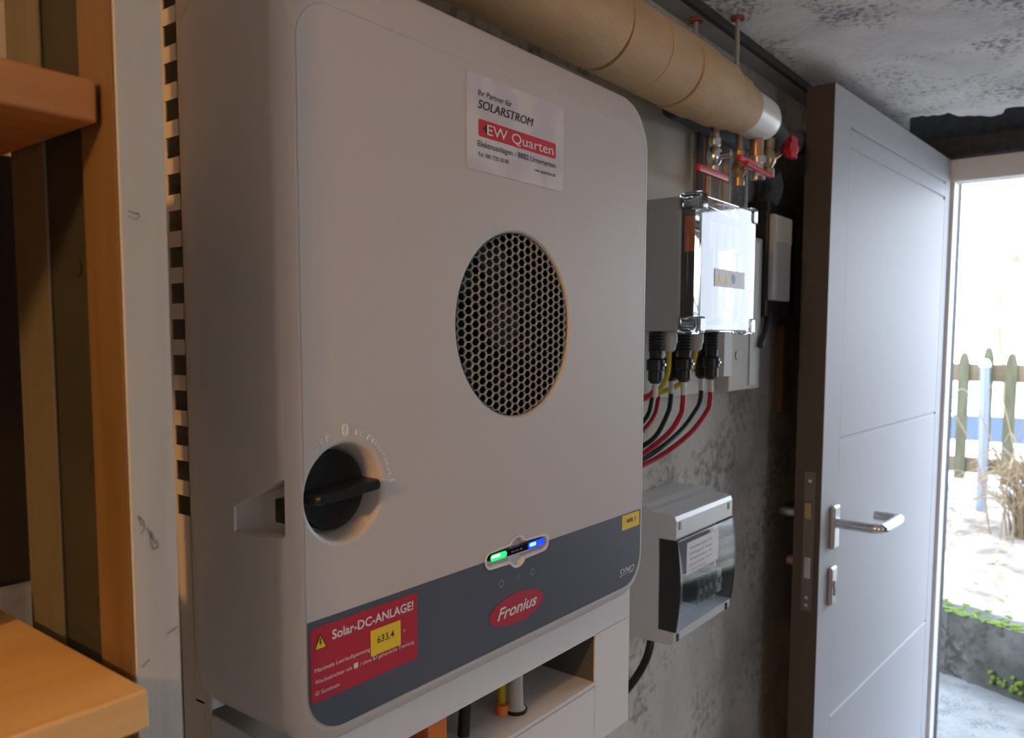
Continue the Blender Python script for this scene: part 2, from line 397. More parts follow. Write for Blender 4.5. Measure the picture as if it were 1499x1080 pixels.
KC = (.3835, 1.3405); KR = .0385
cuts = []
bm = BM(); lathe(bm, [(GR+.0025, -.01), (GR+.0025, .0), (GR, .0022), (GR, .060)], (GC[0], .467, GC[1]), (0, 1, 0), 96); cuts.append(bm)
bm = BM(); lathe(bm, [(KR+.003, -.01), (KR+.003, 0), (KR, .0012), (KR-.0015, .004), (KR-.006, .022), (KR-.0065, .026)], (KC[0], .467, KC[1]), (0, 1, 0), 64); cuts.append(bm)
# status window outline: slot with a round bulge in the middle
def status_outline(g, zc=1.2485, xa=.548, xb=.650, h=.0088, cx=.598, r=.0150):
    h += g; r += g; xa -= g; xb += g; out = []
    ra = h; k = 7
    dx = math.sqrt(r*r-h*h*.8)
    def arc(cx_, cz_, rr, a0, a1, n):
        for i in range(n+1):
            a = a0+(a1-a0)*i/n; out.append((cx_+rr*math.cos(a), cz_+rr*math.sin(a)))
    a = math.asin(h/r)
    arc(xa+ra, zc, ra, PI*.5, PI*1.5, 12)
    arc(cx, zc-.0010, r, PI+a, 2*PI-a, 12)
    arc(xb-ra, zc, ra, -PI*.5, PI*.5, 12)
    arc(cx, zc+.0010, r, a, PI-a, 12)
    return out
bm = BM(); loft(bm, [(status_outline(0), .460), (status_outline(0), .4745)]); cuts.append(bm)
# pull pocket in the left side
bm = BM(); vs = [bm.verts.new(p) for p in ((.32, .478, 1.313), (.32, .478, 1.358), (.32, .540, 1.330), (.32, .540, 1.307),
                                          (.352, .478, 1.313), (.352, .478, 1.354), (.336, .540, 1.328), (.336, .540, 1.309))]
for f in ((0, 1, 2, 3), (4, 5, 6, 7), (0, 1, 5, 4), (1, 2, 6, 5), (2, 3, 7, 6), (3, 0, 4, 7)): bm.faces.new([vs[i] for i in f])
cuts.append(bm)
boolean(cover, cuts)
B('pocket_latch', M_black, inv, .338, .351, .4785, .493, 1.322, 1.340, bev=.001)
# grey lower band, inlaid
bm = BM(); IB = rrect(.3452, .8438, 1.1602, 1.249, (.034, .038, .0005, .0005), n_); loft(bm, [(IB, .4684), (IB, .46665)])
band = obj('lower_band', bm, M_band, inv)
bm = BM(); loft(bm, [(status_outline(.0002), .460), (status_outline(.0002), .4745)]); boolean(band, [bm])
# status window insert
st = None
bm = BM(); loft(bm, [(status_outline(-.0001), .4735), (status_outline(-.0001), .4662), (status_outline(-.0010), .4658), (status_outline(-.0018), .4665), (status_outline(-.0045), .4712)])
st = obj('status_window', bm, M_metalwhite, inv)
def bar(name, x0, x1, m, z0=1.2478, z1=1.2540, y=.4655, d=.0045, r=.0028):
    bm = BM(); o = rrect(x0, x1, z0, z1, r, 4); loft(bm, [(o, y+d), (o, y)]); return obj(name, bm, m, st)
bar('light_bar', .5535, .6425, M_blackgloss)
bar('green_light', .5545, .5790, M_green, y=.4652, d=.001)
bar('green_light_core', .5560, .5690, M_greenhot, 1.2508, 1.2533, y=.4650, d=.0006, r=.001)
bar('blue_light', .6130, .6415, M_blue, y=.4652, d=.001)
bar('blue_light_core', .6155, .6260, M_bluehot, 1.2496, 1.2532, y=.4650, d=.0006, r=.0015)
text('light_bar_print', 'o.o.o', .586, 1.2500, .018, .0026, .4653, M_grey_print, st)
# printed symbols under the light bar
bm = BM()
for cx, r in ((.5725, .0038), (.5985, .0022), (.6225, .0036)):
    for k in range(20):
        a, b = 2*PI*k/20, 2*PI*(k+1)/20
        vs = [bm.verts.new((cx+q*math.cos(t), .46655, 1.2225+q*math.sin(t))) for t, q in ((a, r), (b, r), (b, r*.72), (a, r*.72))]
        bm.faces.new(vs)
obj('printed_symbols', bm, M_grey_print, inv, smooth=False)
text('model_print', 'SYMO', .796, 1.1745, .034, .0092, .46655, M_white, inv, shear=.25, bold=.0)
# red oval emblem
bm = BM(); cx, cz = .5975, 1.1925
ell = [(cx+.0430*math.cos(2*PI*i/48), cz+.0150*math.sin(2*PI*i/48)) for i in range(48)]
loft(bm, [(ell, .4667), (ell, .4661)]); emb = obj('oval_emblem', bm, M_red, inv)
text('emblem_lettering', 'Fronius', .5655, 1.1875, .0640, .0115, .4659, M_white, emb, shear=.35, bold=.018)
# grille
grl = None
bm = BM(); px_, pz_ = .00975, .0080
for i in range(-11, 12):
    for j in range(-13, 14):
        cx = i*px_; cz = j*pz_+(pz_/2 if i % 2 else 0)
        if math.hypot(cx, cz) > GR+.004: continue
        hexo = [(cx-px_*.667, cz), (cx-px_*.333, cz-pz_/2), (cx+px_*.333, cz-pz_/2), (cx+px_*.667, cz), (cx+px_*.333, cz+pz_/2), (cx-px_*.333, cz+pz_/2)]
        s = .83
        A = [bm.verts.new((GC[0]+x, .4688, GC[1]+z)) for x, z in hexo]
        I = [bm.verts.new((GC[0]+cx+(x-cx)*s, .4700, GC[1]+cz+(z-cz)*s+.0004)) for x, z in hexo]
        D = [bm.verts.new((GC[0]+cx+(x-cx)*s, .4712, GC[1]+cz+(z-cz)*s+.0002)) for x, z in hexo]
        for k in range(6):
            bm.faces.new((A[k], A[(k+1) % 6], I[(k+1) % 6], I[k])); bm.faces.new((I[k], I[(k+1) % 6], D[(k+1) % 6], D[k]))
geo = [v for v in bm.verts if math.hypot(v.co.x-GC[0], v.co.z-GC[1]) > GR-.0006]
for v in geo:
    d = Vector((v.co.x-GC[0], 0, v.co.z-GC[1])); d.normalize(); v.co.x = GC[0]+d.x*(GR-.0006); v.co.z = GC[1]+d.z*(GR-.0006)
obj('grille_mesh', bm, M_grille, inv, smooth=False)
bm = BM(); lathe(bm, [(GR-.0003, .4715), (GR-.0003, .5235), (GR-.002, .5235), (GR-.002, .4715)], (GC[0], 0, GC[1]), (0, 1, 0), 64, closed=False)
cyl(bm, (GC[0], .5215, GC[1]), (GC[0], .5235, GC[1]), GR-.0005, n=64)
obj('fan_duct', bm, M_black, inv)
bm = BM(); cyl(bm, (GC[0], .486, GC[1]), (GC[0], .515, GC[1]), .024, n=32)
for k in range(7):
    a = 2*PI*k/7; vs = []
    for t, rr in ((0, .022), (.28, .055), (.42, .080), (.95, .080), (.72, .050), (.55, .022)):
        vs.append(bm.verts.new((GC[0]+rr*math.cos(a+t), .493+.018*t, GC[1]+rr*math.sin(a+t))))
    bm.faces.new(vs)
r = bmesh.ops.solidify(bm, geom=bm.faces[:], thickness=.0008)
obj('fan_rotor', bm, M_blacksoft, inv)
# disconnect knob
bm = BM(); lathe(bm, [(.0, .493), (.0312, .493), (.0315, .486), (.0305, .4815), (.0285, .4805), (.0, .4800)], (KC[0], 0, KC[1]), (0, 1, 0), 48, closed=False)
knob = obj('disconnect_knob', bm, M_black, inv)
bm = BM(); g = rrect(-.0315, .0315, -.0045, .0045, .0043, 5); g2 = rrect(-.0295, .0295, -.0036, .0036, .0034, 5)
loft(bm, [(g, .4815), (g, .463), (g2, .4605)])
for v in bm.verts:
    a = R(4); x, z = v.co.x, v.co.z; v.co.x = KC[0]+x*math.cos(a)-z*math.sin(a); v.co.z = KC[1]+.001+x*math.sin(a)+z*math.cos(a)
obj('knob_grip', bm, M_black, knob)
# embossed dial markings (letters laid along an arc)
bm = BM()
def arc_text(s, a_mid, step, rad, cap):
    for i, ch in enumerate(s):
        if ch == ' ': continue
        me = text_mesh(ch, -.35*cap, 0, .7*cap if ch not in 'Il' else .25*cap, cap, 0, 0, .0)
        a = a_mid+(i-(len(s)-1)/2)*step
        me.transform(Matrix.Translation((KC[0]+rad*math.sin(R(a)), .4664, KC[1]+rad*math.cos(R(a)))) @ Matrix.Rotation(R(a), 4, 'Y'))
        bm.from_mesh(me); bpy.data.meshes.remove(me)
arc_text('DC Disconnect', 47, 5.4, .0445, .0042); arc_text('OFF', -28, 7, .0445, .0045); arc_text('I', 88, 1, .045, .006)
r = bmesh.ops.extrude_face_region(bm, geom=bm.faces[:]); 
for v in [g for g in r['geom'] if isinstance(g, bmesh.types.BMVert)]: v.co.y += .0008
bmesh.ops.recalc_face_normals(bm, faces=bm.faces[:])
obj('embossed_marks', bm, M_metalwhite, inv, smooth=False)['kind'] = 'stuff'
bm = BM(); o = rrect(KC[0]-.0028, KC[0]+.0028, KC[1]+.0435, KC[1]+.0530, .0027, 5); o2 = rrect(KC[0]-.0016, KC[0]+.0016, KC[1]+.0450, KC[1]+.0515, .0015, 5)
loft(bm, [(o, .4672), (o, .4662), (o2, .4660), (o2, .4668)], cap0=False, cap1=True); obj('embossed_zero', bm, M_metalwhite, inv)
# ---- stickers
def plate(name, m, parent, x0, x1, z0, z1, y, r=.003, d=.0004):
    bm = BM(); o = rrect(x0, x1, z0, z1, r, 5); loft(bm, [(o, y+d), (o, y)]); return obj(name, bm, m, parent)
s1 = plate('installer_sticker', M_stick, inv, .5235, .6715, 1.6060, 1.6895, .4664, .003)
text('sticker_text', 'Ihr Partner für', .5375, 1.6715, .0490, .0052, .4661, M_ink, s1, .2, .006)
text('sticker_text', 'SOLARSTROM', .5380, 1.6605, .0820, .0078, .46612, M_ink, s1, .25, .0)
text('sticker_text', 'SOLARSTROM', .5375, 1.6605, .0820, .0078, .4661, M_ink, s1, .25, .0)
bn = plate('red_banner', M_redbrand, s1, .5385, .6575, 1.6365, 1.6515, .4662, .002, .0003)
text('banner_text', 'EW Quarten', .5500, 1.6395, .1030, .0092, .4659, M_white, s1, 0, .004)
bm = BM()
bm.faces.new([bm.verts.new(p) for p in ((.5440, .46605, 1.6440), (.5505, .46605, 1.6490), (.5520, .46605, 1.6490), (.5520, .46605, 1.6385), (.5490, .46605, 1.6400))])
obj('banner_arrow', bm, M_ink, s1, smooth=False)
text('sticker_text', 'Elektroanlagen - 8882 Unterterzen', .5375, 1.6275, .1200, .0052, .4661, M_ink, s1, 0, .006)
text('sticker_text', 'Tel. 081 720 20 89', .5375, 1.6190, .0440, .0036, .4661, M_ink, s1, 0, .008)
text('sticker_text', 'ew-quarten.ch', .6230, 1.6190, .0345, .0034, .4661, M_ink, s1, 0, .008)
s2 = plate('warning_sticker', M_red, inv, .3475, .4585, 1.1865, 1.2435, .46625, .0025)
text('warning_text', 'Solar-DC-ANLAGE!', .3675, 1.2305, .0860, .0072, .4660, M_white, s2, 0, .02)
bm = BM(); bm.faces.new([bm.verts.new(p) for p in ((.3505, .4660, 1.2265), (.3625, .4660, 1.2265), (.3565, .4660, 1.2380))]); obj('warning_triangle', bm, M_ink, s2, smooth=False)
bm = BM(); bm.faces.new([bm.verts.new(p) for p in ((.3516, .46595, 1.2272), (.3614, .46595, 1.2272), (.3565, .46595, 1.2365))]); obj('warning_triangle', bm, M_yellow, s2, smooth=False)
bm = BM(); bm.faces.new([bm.verts.new(p) for p in ((.3560, .4659, 1.2350), (.3575, .4659, 1.2350), (.3567, .4659, 1.2320), (.3580, .4659, 1.2320), (.3562, .4659, 1.2280), (.3567, .4659, 1.2310), (.3553, .4659, 1.2310))]); obj('lightning_bolt', bm, M_ink, s2, smooth=False)
text('warning_text', 'Maximale Leerlaufspannung', .3510, 1.2098, .0540, .0032, .4660, M_white, s2, 0, .0)
text('warning_text', 'V', .4415, 1.2135, .0022, .0032, .4660, M_white, s2, 0, .0)
text('warning_text', 'Wechselrichter mit', .3510, 1.2008, .0355, .0032, .4660, M_white, s2, 0, .0)
plate('check_box', M_white, s2, .3885, .3925, 1.2005, 1.2047, .4660, .0002, .0001)
text('warning_text', '/ ohne', .3945, 1.2008, .0120, .0032, .4660, M_white, s2, 0, .0)
plate('check_box', M_white, s2, .4085, .4125, 1.2005, 1.2045, .4660, .0002, .0001)
text('check_mark', 'X', .4082, 1.1998, .0050, .0055, .4659, M_ink, s2, 0, .02)
text('warning_text', 'galvanische Trennung', .4140, 1.2008, .0400, .0032, .4660, M_white, s2, 0, .0)
text('warning_text', '© Sunteam', .3510, 1.1920, .0230, .0032, .4660, M_white, s2, 0, .0)
y1 = plate('voltage_label', M_yellow, s2, .4060, .4385, 1.2045, 1.2255, .46585, .0004, .0003)
text('voltage_print', '633.4', .4125, 1.2135, .0185, .0058, .4657, M_ink, s2, 0, .005)
y2 = plate('yellow_label', M_yellow, inv, .8000, .8405, 1.2300, 1.2475, .46625, .0004)
text('label_print', 'WR 1', .8090, 1.2370, .0220, .0052, .4660, M_ink, y2, 0, .02)

# perforated rear housing behind the cover
HX0, HX1, HZ0, HZ1 = .3455, .852, 1.145, 1.760
bm = BM(); box(bm, HX0, HX1, .5955, .5975, HZ0, HZ1); box(bm, HX1-.002, HX1, .5975, .656, HZ0, HZ1); box(bm, HX0, HX1, .5975, .656, HZ1-.002, HZ1)
box(bm, HX0, HX1, .5975, .656, HZ0, HZ0+.002); obj('rear_housing', bm, M_metalwhite, inv)
bm = BM(); rows = 15; pitch = .0299; zt = 1.7422; ya, yb = .6225, .6430; hh = .0170
def quad(y0, y1, z0, z1):
    f = bm.faces.new([bm.verts.new((HX0, y, z)) for y, z in ((y0, z0), (y1, z0), (y1, z1), (y0, z1))])
HZ0 = .95; quad(.5975, ya, HZ0, HZ1); quad(yb, .656, HZ0, HZ1)
zz = HZ1
for k in range(rows):
    top = zt-k*pitch; bot = top-hh; quad(ya, yb, top, zz); zz = bot
quad(ya, yb, HZ0, zz)
bmesh.ops.remove_doubles(bm, verts=bm.verts[:], dist=.00001)
bmesh.ops.solidify(bm, geom=bm.faces[:], thickness=.0012)
obj('perforated_side', bm, M_perf, inv, smooth=False)
HZ0 = 1.145
bm = BM(); box(bm, HX0+.022, HX0+.024, .598, .650, HZ0+.01, HZ1-.01)
for k in range(9): box(bm, HX0+.04+k*.05, HX0+.034+k*.05, .600, .652, HZ0+.01, HZ1-.01)
obj('heat_sink', bm, M_blacksoft, inv)
B('inner_tab', M_perf, inv, HX0+.010, HX0+.0115, .6370, .6400, HZ0+.01, HZ1-.01)
# lower wiring housing
ho = thing('wiring_housing', (.6, .57, .967), 'white sheet metal housing with a slot under the inverter', 'housing')
bm = BM()
box(bm, .345, .862, .490, .492, 1.1035, 1.1415); box(bm, .781, .862, .490, .492, .967, 1.104); box(bm, .345, .7815, .490, .492, .967, 1.045); box(bm, .345, .40, .490, .492, 1.044, 1.104)
bmesh.ops.remove_doubles(bm, verts=bm.verts[:], dist=.0001)
obj('front_plate', bm, M_metalwhite, ho, smooth=False)
B('shelf_plate', M_metalwhite, ho, .349, .781, .492, .658, 1.043, 1.045)
B('divider', mat('dark_grey_sheet', (.09, .095, .10), .6), ho, .781, .783, .492, .658, .967, 1.141)
B('side_plate', M_metalwhite, ho, .860, .862, .492, .658, .967, 1.141)
B('side_plate', M_cover, ho, .343, .345, .490, .595, .90, 1.141)
T('lip_seam', M_boxgrey, ho, [(.42, .4893, 1.0405), (.781, .4893, 1.0405)], .0006, 6, smooth=False)

# things below the inverter
g = thing('cable_gland', (.662, .518, 1.045), 'grey and yellow cable gland standing in the slot under the inverter', 'cable gland')
gx, gy = .664, .520
bm = BM(); lathe(bm, [(.0115, 0), (.0115, .004), (.0088, .006), (.0080, .03), (.0082, .055), (.0078, .058)], (gx, gy, 1.0452), (0, 0, 1), 20); obj('gland_body', bm, M_gland, g)
CY_('black_base', M_black, g, (gx, gy, 1.0452), (gx, gy, 1.049), .0130)
CY_('yellow_cable', M_yelgreen, g, (gx-.010, gy+.012, 1.046), (gx-.010, gy+.012, 1.110), .0050)
CY_('orange_cap', M_orange, g, (gx-.014, gy+.008, 1.0452), (gx-.014, gy+.008, 1.056), .0075)
B('black_top', M_black, g, gx-.014, gx+.014, gy-.008, gy+.014, 1.095, 1.112, bev=.002)
tag(T('black_cable', M_black, None, [(.596, .530, 1.1405), (.595, .530, 1.10), (.590, .529, 1.07), (.586, .528, 1.0455)], .0065, 12), 'short thick black cable dropping under the inverter left of the gland', 'cable')
og = thing('orange_plug', (.535, .535, 1.0452), 'orange plug under the inverter beside the black cable', 'plug')
B('plug_body', M_orange, og, .528, .556, .522, .545, 1.0455, 1.088, bev=.003)
CY_('plug_lead', M_blacksoft, og, (.542, .533, 1.088), (.542, .533, 1.140), .005)

# ================================================================== SHELF, LEFT
sh = thing('wooden_shelf', (.0, .52, 0), 'pine shelf unit with thick boards at the left edge', 'shelf')
def board(x0, x1, y0, y1, z0, z1, m=None):
    bm = BM(); o = rrect(x0, x1, -y1, -y0, (.001, .001, .001, .001), 2)
    box(bm, x0, x1, y0, y1, z0, z1, bev=.0022, seg=3); return obj('shelf_board', bm, m or M_pine_x, sh)
board(-.62, .1965, .408, .6555, 1.2475, 1.2700)
board(-.62, .2015, .452, .655, 1.5755, 1.5985, M_pine_red)
board(-.62, .2015, .452, .655, 1.93, 1.952, M_pine_red)
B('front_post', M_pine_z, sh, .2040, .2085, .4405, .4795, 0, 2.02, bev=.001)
B('rear_post', M_pine_shaded, sh, .2062, .2087, .536, .586, 0, 2.02, bev=.001)
B('shade_panel', mat('wall_shade', (.02, .014, .008), .8), sh, -.60, .2400, .6560, .6590, 1.272, 1.590)  # dark sheet over the wall: shade between the boards put into colour
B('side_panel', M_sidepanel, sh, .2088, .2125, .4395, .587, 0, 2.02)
for z in (1.380, 1.295, 1.50, 1.19):
    bm = BM(); lathe(bm, [(.0056, 0), (.0054, .0010), (.0040, .0018)], (.2088, .4885 if z < 1.45 else .50, z), (-1, 0, 0), 16); obj('bolt', bm, M_dark, sh)
pk = thing('pale_plank', (.22, .44, 0), 'pale grey upright plank with pencil marks beside the inverter', 'plank')
B('plank_body', M_plank, pk, .2128, .2315, .4400, .587, 0, 2.02, bev=.0012)
B('plank_face', M_plank, pk, .2050, .2315, .4380, .4402, 0, 2.02, bev=.0008)
M_pencil = mat('pencil', (.20, .20, .20), .8)
bm = BM()
def stroke(pts, wd=.00035):
    for (xa, za), (xb, zb) in zip(pts, pts[1:]):
        d = Vector((xb-xa, 0, zb-za)); nn = Vector((-d.z, 0, d.x)).normalized()*wd
        bm.faces.new([bm.verts.new(p) for p in (Vector((xa, .4377, za))+nn, Vector((xb, .4377, zb))+nn, Vector((xb, .4377, zb))-nn, Vector((xa, .4377, za))-nn)])
stroke([(.2105, 1.352), (.2085, 1.358), (.2115, 1.3545), (.2120, 1.350), (.2100, 1.3475)]); stroke([(.2135, 1.350), (.2160, 1.343), (.2155, 1.348), (.2180, 1.340)])
stroke([(.2150, 1.343), (.2165, 1.337), (.2195, 1.3375), (.2190, 1.342)]); stroke([(.2230, 1.285), (.2300, 1.2875)]); stroke([(.2080, 1.2700), (.2125, 1.2735)])
stroke([(.2090, 1.5280), (.2120, 1.5270), (.2150, 1.5275)])
stroke([(.2085, 1.5255), (.2125, 1.5235), (.2155, 1.5255), (.2135, 1.5275)], .0002)
obj('pencil_marks', bm, M_pencil, pk, smooth=False)['kind'] = 'stuff'
bm = BM(); lathe(bm, [(.022, 0), (.032, .006), (.036, .018), (.034, .030), (.030, .034), (.030, .030), (.020, .010)], (.150, .600, 1.2705), (0, 0, 1), 40)
tag(obj('brown_bowl', bm, M_pot), 'dark brown rounded vessel on the lower shelf board at the left edge', 'vessel')

# ================================================================== PIPE OVERHEAD
pp = thing('insulated_pipe', (.9, .56, 1.857), 'thick pipe wrapped in brown kraft jacket running above the inverter', 'pipe')
PC = (.56, 1.8535); joints = [.30, .46, .61, .75, .885, .99, 1.085, 1.165, 1.245, 1.305, 1.350]; rads = [.0525]*4+[.0525, .053, .0545, .0515, .0460, .0410]
for a, b, rr in zip(joints, joints[1:], rads):
    tl = random.uniform(-.004, .004)
    bm = BM(); lathe(bm, [(rr-.006, a+.0004), (rr, a+.0018), (rr+.0003, (a+b)/2), (rr, b-.0015), (rr-.006, b-.0003)], (0, PC[0], PC[1]), (1, 0, 0), 48)
    for v in bm.verts: v.co.x += tl*(v.co.z-PC[1])/.05
    obj('jacket_section', bm, M_card, pp)
CY_('pipe_core', M_dark, pp, (.31, *PC), (1.352, *PC), .036, n=32)
bm = BM(); lathe(bm, [(.0385, 0), (.0385, .070), (.0375, .090), (.032, .110), (.020, .122), (.008, .126)], (1.350, *PC), (1, 0, 0), 40); obj('end_cap', bm, M_pvc, pp)
for nm, x, y, zt2, lab in (('threaded_rod', 1.402, .592, ZC, 'front threaded hanger rod with red ceiling washer by the open door'), ('threaded_rod', 1.325, .636, 2.013, 'rear threaded hanger rod nearer the wall')):
    rd = thing(nm, (x, y, zt2), lab, 'rod', 'hanger rods behind the wrapped pipe')
    bm = BM(); prof = []
    z = 1.885
    while z < zt2-.002: prof += [(.0042, z), (.0036, z+.0015)]; z += .003
    prof.append((.004, zt2)); lathe(bm, prof, (x, y, 0), (0, 0, 1), 12); obj('rod_shaft', bm, M_rod, rd)
    CY_('ceiling_washer', mat('rusty_red', (.30, .07, .04), .7), rd, (x, y, zt2-.004), (x, y, zt2-.0005), .012)

# grey foam insulated elbows behind the end cap
T_ = lambda nm, m, pts, r, lab, cat, **k: tag(T(nm, m, None, pts, r, 14, **k), lab, cat)
T_('foam_pipe', M_greyins, [(1.20, .615, 1.835), (1.35, .615, 1.835), (1.50, .615, 1.835), (1.56, .615, 1.855)], .020, 'dark foam lagged pipe behind the red valves', 'pipe')
T_('foam_elbow', M_greyins, [(1.46, .60, 1.865), (1.57, .60, 1.880), (1.64, .60, 1.86), (1.70, .605, 1.87), (1.82, .61, 1.89)], .026, 'dark grey foam lagged elbow right of the white pipe end', 'pipe')
T_('foam_elbow', M_greyins, [(1.66, .622, 1.80), (1.68, .622, 1.775), (1.67, .625, 1.75), (1.67, .630, 1.745)], .022, 'dark foam pipe dropping below the round red tap', 'pipe')
# valves
def valve(x, y, z0, z1, m, lab, hx0, hx1, hz):
    v = thing('shut_off_valve', (x, y, z0), lab, 'valve', 'red handled valves under the wrapped pipe')
    bm = BM(); h = z1-z0
    lathe(bm, [(.0075, 0), (.0105, .0), (.0105, .014), (.0085, .016), (.0130, .024), (.0140, .032), (.0130, .040), (.0085, .048), (.0105, .050), (.0105, .062), (.0075, .064), (.0075, h)], (x, y, z0), (0, 0, 1), 16)
    obj('valve_body', bm, m, v)
    cyl_b = BM(); cyl(cyl_b, (x, y-.010, z0+.032), (x, y-.030, z0+.032), .006); obj('valve_stem', cyl_b, M_chrome, v)
    bm = BM(); box(bm, hx0, hx1, y-.034, y-.026, hz-.006, hz+.006, bev=.0028, seg=3); obj('red_handle', bm, M_redhandle, v)
    return v
valve(1.300, .585, 1.735, 1.845, M_chrome, 'leftmost red lever valve, chrome body on thin pipe', 1.170, 1.285, 1.724)
v = valve(1.395, .580, 1.730, 1.845, M_brass, 'middle valve, brass body with wide red lever', 1.320, 1.400, 1.764)
T('lever_tip', M_redhandle, v, [(1.335, .543, 1.757), (1.385, .538, 1.752), (1.425, .533, 1.748)], .0045, 10)
cp = thing('copper_drop_pipe', (1.475, .56, 1.75), 'copper pipe with chrome coupling dropping from the white pipe end', 'pipe')
CY_('copper_tube', M_copper, cp, (1.425, .56, 1.785), (1.425, .56, 1.835), .0125)
bm = BM(); lathe(bm, [(.010, 0), (.014, .002), (.014, .014), (.011, .016), (.011, .03), (.015, .032), (.015, .044), (.011, .046)], (1.432, .56, 1.742), (0, 0, 1), 16); obj('coupling', bm, M_chrome, cp)
v = thing('shut_off_valve', (1.585, .58, 1.78), 'rightmost valve with round red tap beside door edge', 'valve', 'red handled valves under the wrapped pipe')
bm = BM(); lathe(bm, [(.009, -.03), (.014, -.028), (.014, -.012), (.010, -.01), (.016, .002), (.016, .016), (.010, .028), (.013, .030), (.013, .046), (.009, .048)], (1.560, .59, 1.800), (0, 0, 1), 18); obj('valve_body', bm, M_brass, v)
bm = BM(); lathe(bm, [(.006, 0), (.012, .004), (.018, .010), (.020, .016), (.018, .022), (.010, .025)], (1.605, .575, 1.832), (-.3, -1, 0), 18)
for k in range(6):
    a = PI*k/3; cyl(bm, (1.599+.017*math.cos(a), .560, 1.832+.017*math.sin(a)), (1.597+.017*math.cos(a), .550, 1.832+.017*math.sin(a)), .0065, n=10)
obj('red_tap', bm, M_redhandle, v)
CY_('valve_stem', M_brass, v, (1.575, .588, 1.808), (1.602, .575, 1.830), .006)
for i, (x, m, r_, lab) in enumerate(((1.345, M_greyins, .007, 'dark thin pipe going down behind the junction box, left one'), (1.375, M_copper, .006, 'thin copper pipe going down behind the junction box'), (1.46, M_boxgrey, .009, 'grey pipe going down behind the clear lid corner'), (1.555, M_rod, .005, 'thin steel pipe going down beside the clear lid'))):
    tag(CY_('riser_pipe', m, None, (x, .632, 1.395 if i < 3 else 1.66), (x, .632, 1.835), r_, n=14), lab, 'pipe', 'riser pipes behind the clear box')

# ================================================================== JUNCTION BOX WITH CLEAR LID
jb = thing('junction_box', (1.175, .60, 1.467), 'grey junction box with clear lid reflecting the doorway', 'box')
bx0, bx1, bz0, bz1 = 1.070, 1.280, 1.467, 1.664
bm = BM(); box(bm, bx0, bx1, .531, .6447, bz0, bz1, bev=.004); body = obj('box_body', bm, M_boxgrey, jb)
bm = BM(); box(bm, bx0+.006, bx1-.006, .50, .60, bz0+.006, bz1-.006); boolean(body, [bm])
bm = BM(); box(bm, bx0, bx1, .500, .5305, bz0, bz1, bev=.003); lid = obj('clear_lid', bm, M_clear, jb)
bm = BM(); box(bm, bx0+.003, bx1-.003, .5035, .55, bz0+.003, bz1-.003); boolean(lid, [bm])
lid.data.materials.clear(); lid.data.materials.append(M_clear)
for x in (bx0+.0115, bx1-.0115):
    for z in (bz0+.012, bz1-.012):
        bm = BM(); lathe(bm, [(.0085, .530), (.0085, .5045)], (x, 0, z), (0, 1, 0), 20); tu = obj('lid_screw', bm, M_clear, jb)
        bm = BM(); cyl(bm, (x, .506, z), (x, .529, z), .0035, n=12); obj('screw_shaft', bm, M_steel, tu)
for x in (bx0, bx1):
    for z in (bz0, bz1):
        sx = 1 if x == bx0 else -1; sz = 1 if z == bz0 else -1
        bm = BM(); a_, b_ = sorted((x-sx*.003, x+sx*.020)); c_, d_ = sorted((z-sz*.004, z+sz*.022)); box(bm, a_, b_, .4975, .5335, c_, d_, bev=.004, seg=3); obj('lid_corner', bm, M_clear, jb)
CY_('din_rail', M_steel, jb, (bx0+.01, .575, 1.565), (bx1-.01, .575, 1.565), .004)
for k in range(6):
    x = bx0+.0055+k*.0325
    b_ = B('surge_arrester', M_smokedark, jb, x, x+.026, .509, .585, 1.485, 1.648, bev=.0015)
    if k == 0: B('orange_insert', M_orange, b_, x-.0022, x+.001, .5095, .5265, 1.583, 1.634, bev=.0008)
    else: B('grey_insert', M_boxgrey, b_, x+.002, x+.024, .507, .5095, 1.59, 1.63, bev=.001)
B('label_backing', M_white, jb, 1.120, 1.234, .4991, .4998, 1.535, 1.561)
for k, (m_) in enumerate((M_yellow, M_yellow, mat('symbol_blue', (.05, .15, .55), .5), M_white)):
    bm = BM(); x = 1.137+k*.026
    if k < 2: bm.faces.new([bm.verts.new(p) for p in ((x-.009, .4989, 1.540), (x+.009, .4989, 1.540), (x, .4989, 1.557))])
    else: cyl(bm, (x, .4989, 1.5485), (x, .4990, 1.5485), .008, n=20)
    obj('label_symbol', bm, m_, jb, smooth=False)
# glands and connectors underneath
def connector(x, y, lab, top=1.4665, big=1.0, cable=None, sleeve=True):
    c = thing('cable_connector', (x, y, top), lab, 'connector', 'black plug connectors under the junction box')
    bm = BM(); r_ = .0105*big; prof = [(r_*.8, 0)]
    z = 0
    for k in range(6): prof += [(r_, -.003-.005*k), (r_*.86, -.0055-.005*k)]
    prof += [(r_*.8, -.040), (r_*1.15, -.043), (r_*1.15, -.058), (r_*.95, -.060), (r_*.95, -.074), (r_*.6, -.079)]
    lathe(bm, prof, (x, y, top), (0, 0, 1), 16); obj('connector_body', bm, M_black, c)
    bm = BM(); cyl(bm, (x+.001, y-r_*1.1, top-.050), (x+.001, y-r_*1.35, top-.050), .0018, n=8); obj('contact_pin', bm, M_chrome, c)
    if sleeve: CY_('white_sleeve', M_sleeve, c, (x, y, top-.078), (x-.001, y, top-.100), .0042, n=12)
    return c
conn = [(1.082, .575, 'leftmost black connector beside the inverter edge'), (1.165, .590, 'black connector left of the larger grey gland, rear of the pair'), (1.148, .560, 'black connector with a bright contact pin, front of the middle pair'),
        (1.268, .585, 'black connector right of the larger grey gland, rear of the pair'), (1.246, .558, 'rightmost black connector under the box')]
for x, y, lab in conn: connector(x, y, lab, big=1.15)
